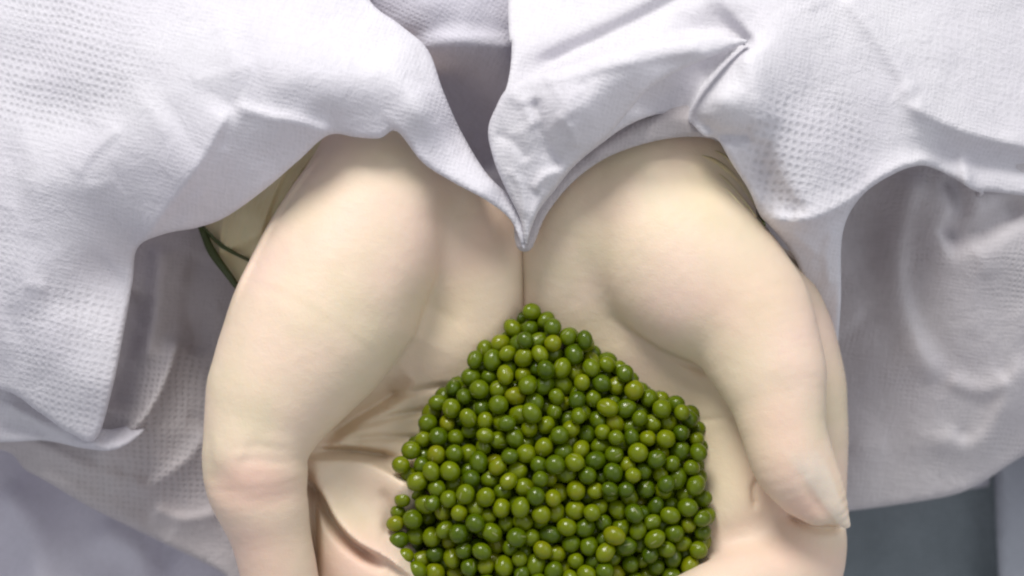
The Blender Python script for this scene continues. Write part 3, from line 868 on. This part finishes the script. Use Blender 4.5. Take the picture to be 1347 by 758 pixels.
bx, by, bz, br = heap_beans()

def bean_mesh(i):
    import bmesh
    bm = bmesh.new()
    bmesh.ops.create_icosphere(bm, subdivisions=3, radius=13 * S)
    sx, sy, sz = [(0.98, 0.95, 1.13), (0.96, 0.98, 1.07), (1.0, 0.93, 1.18), (0.98, 0.97, 1.02)][i]
    for v in bm.verts:
        n = noise.noise(v.co * 260 + Vector((i * 7, 0, 0))) * 0.035
        v.co = Vector((v.co.x * sx, v.co.y * sy, v.co.z * sz)) * (1 + n)
        if v.co.x > 0:
            v.co.x *= 1 - 0.06 * max(0, 1 - (v.co.y ** 2 + v.co.z ** 2 * .3) / (6 * S) ** 2)
    me = bpy.data.meshes.new('mung_bean')
    bm.to_mesh(me); bm.free()
    me.materials.append(M_BEAN)
    for p in me.polygons: p.use_smooth = True
    return me
BM = [bean_mesh(i) for i in range(4)]

# which beans show: crude visibility by painting discs from the top
order = np.argsort(-bz)
img = -np.ones((520, 480), int)
vis = np.zeros(len(bx))
yy, xx = np.mgrid[0:520, 0:480]
for i in order:
    cx_, cy_, rr_ = bx[i] - 480, by[i] - 380, br[i]
    a0, a1 = int(max(0, cy_ - rr_)), int(min(520, cy_ + rr_ + 1)); b0, b1 = int(max(0, cx_ - rr_)), int(min(480, cx_ + rr_ + 1))
    if a0 >= a1 or b0 >= b1: continue
    sub = img[a0:a1, b0:b1]
    m = ((xx[a0:a1, b0:b1] - cx_) ** 2 + (yy[a0:a1, b0:b1] - cy_) ** 2 < rr_ ** 2) & (sub < 0) & (yy[a0:a1, b0:b1] < 378)
    vis[i] = m.sum(); sub[m] = i
rank = np.argsort(-vis)
indiv = [i for i in rank[:300] if vis[i] > 12]
rest = [i for i in range(len(bx)) if i not in set(indiv)]
GROUP = 'mung beans heaped in the cupped hands'
unique = {}
def pick(key, label):
    c = [i for i in indiv if i not in unique and vis[i] > 150]
    unique[min(c, key=key)] = label
pick(lambda i: by[i], 'green mung bean at the top point of the heap, just below the seam between hands')
pick(lambda i: bx[i] + abs(by[i] - 612) * .5, 'green mung bean lying farthest left, on the creased palm of the left hand')
pick(lambda i: -bx[i] + abs(by[i] - 690) * .5, 'green mung bean at the far right edge of the heap, nearest the right thumb tip')
pick(lambda i: abs(bx[i] - 640) + abs(by[i] - 466), 'green mung bean at the upper left shoulder of the heap')
pick(lambda i: abs(bx[i] - 912) + abs(by[i] - 548), 'green mung bean at the upper right corner of the heap, on the pale palm')
edge_d = poly_dist(bx, by, heap, closed=True)[0]
print('beans', len(bx), 'individual', len(indiv))
for i in indiv:
    o = bpy.data.objects.new('mung_bean', BM[int(rng.integers(4))])
    COL.objects.link(o)
    o.location = to_world(P(bx[i], by[i], bz[i]))
    o.rotation_euler = tuple(rng.uniform(0, 6.28, 3))
    s = br[i] / 13.0; o.scale = (s, s, s)
    o['category'] = 'bean'
    o['group'] = GROUP
    tone = float(rng.uniform(0, 1)); o.color = (tone, tone, tone, 1)
    if i in unique:
        o['label'] = unique[i]
        continue
    col = 'dark green' if tone < 0.3 else ('mid green' if tone < 0.7 else 'yellowish green')
    siz = 'small' if br[i] < 11.9 else ('large' if br[i] > 12.9 else 'middling')
    x_, y_ = bx[i], by[i]
    rim = edge_d[i] < 20
    if y_ > 735: zone = 'cut by the bottom edge of the picture' + (', left half' if x_ < 720 else ', right half')
    elif y_ < 450: zone = 'near the top point of the heap'
    elif rim and x_ < 690: zone = 'on the upper left rim of the heap' if y_ < 600 else 'on the lower left rim, against the creased palm'
    elif rim: zone = 'on the upper right rim of the heap' if y_ < 560 else 'on the lower right rim, beside the flat palm'
    else:
        row = 'upper' if y_ < 540 else ('middle' if y_ < 640 else 'lower')
        side = 'left' if x_ < 660 else ('centre' if x_ < 780 else 'right')
        zone = 'lying inside the heap, %s %s' % (row, side)
    o['label'] = '%s %s mung bean %s' % (siz, col, zone)
# the buried ones as one mass
V = []; F = []
base = [v.co.copy() for v in BM[0].vertices]
bme = bpy.data.meshes.new('x')
import bmesh
bm = bmesh.new(); bmesh.ops.create_icosphere(bm, subdivisions=2, radius=1.0)
bv = np.array([v.co[:] for v in bm.verts]); bf = [[v.index for v in f.verts] for f in bm.faces]; bm.free()
for i in rest:
    o0 = len(V)
    V += (bv * br[i] + np.array(P(bx[i], by[i], bz[i]))).tolist()
    F += [[a + o0 for a in f] for f in bf]
o = link_mesh('mung_beans', V, F, M_BEAN)
o.color = (.4, .4, .4, 1)
o['kind'] = 'stuff'
o['label'] = 'mung beans buried under the visible layer of the heap'
o['category'] = 'beans'
o['group'] = GROUP
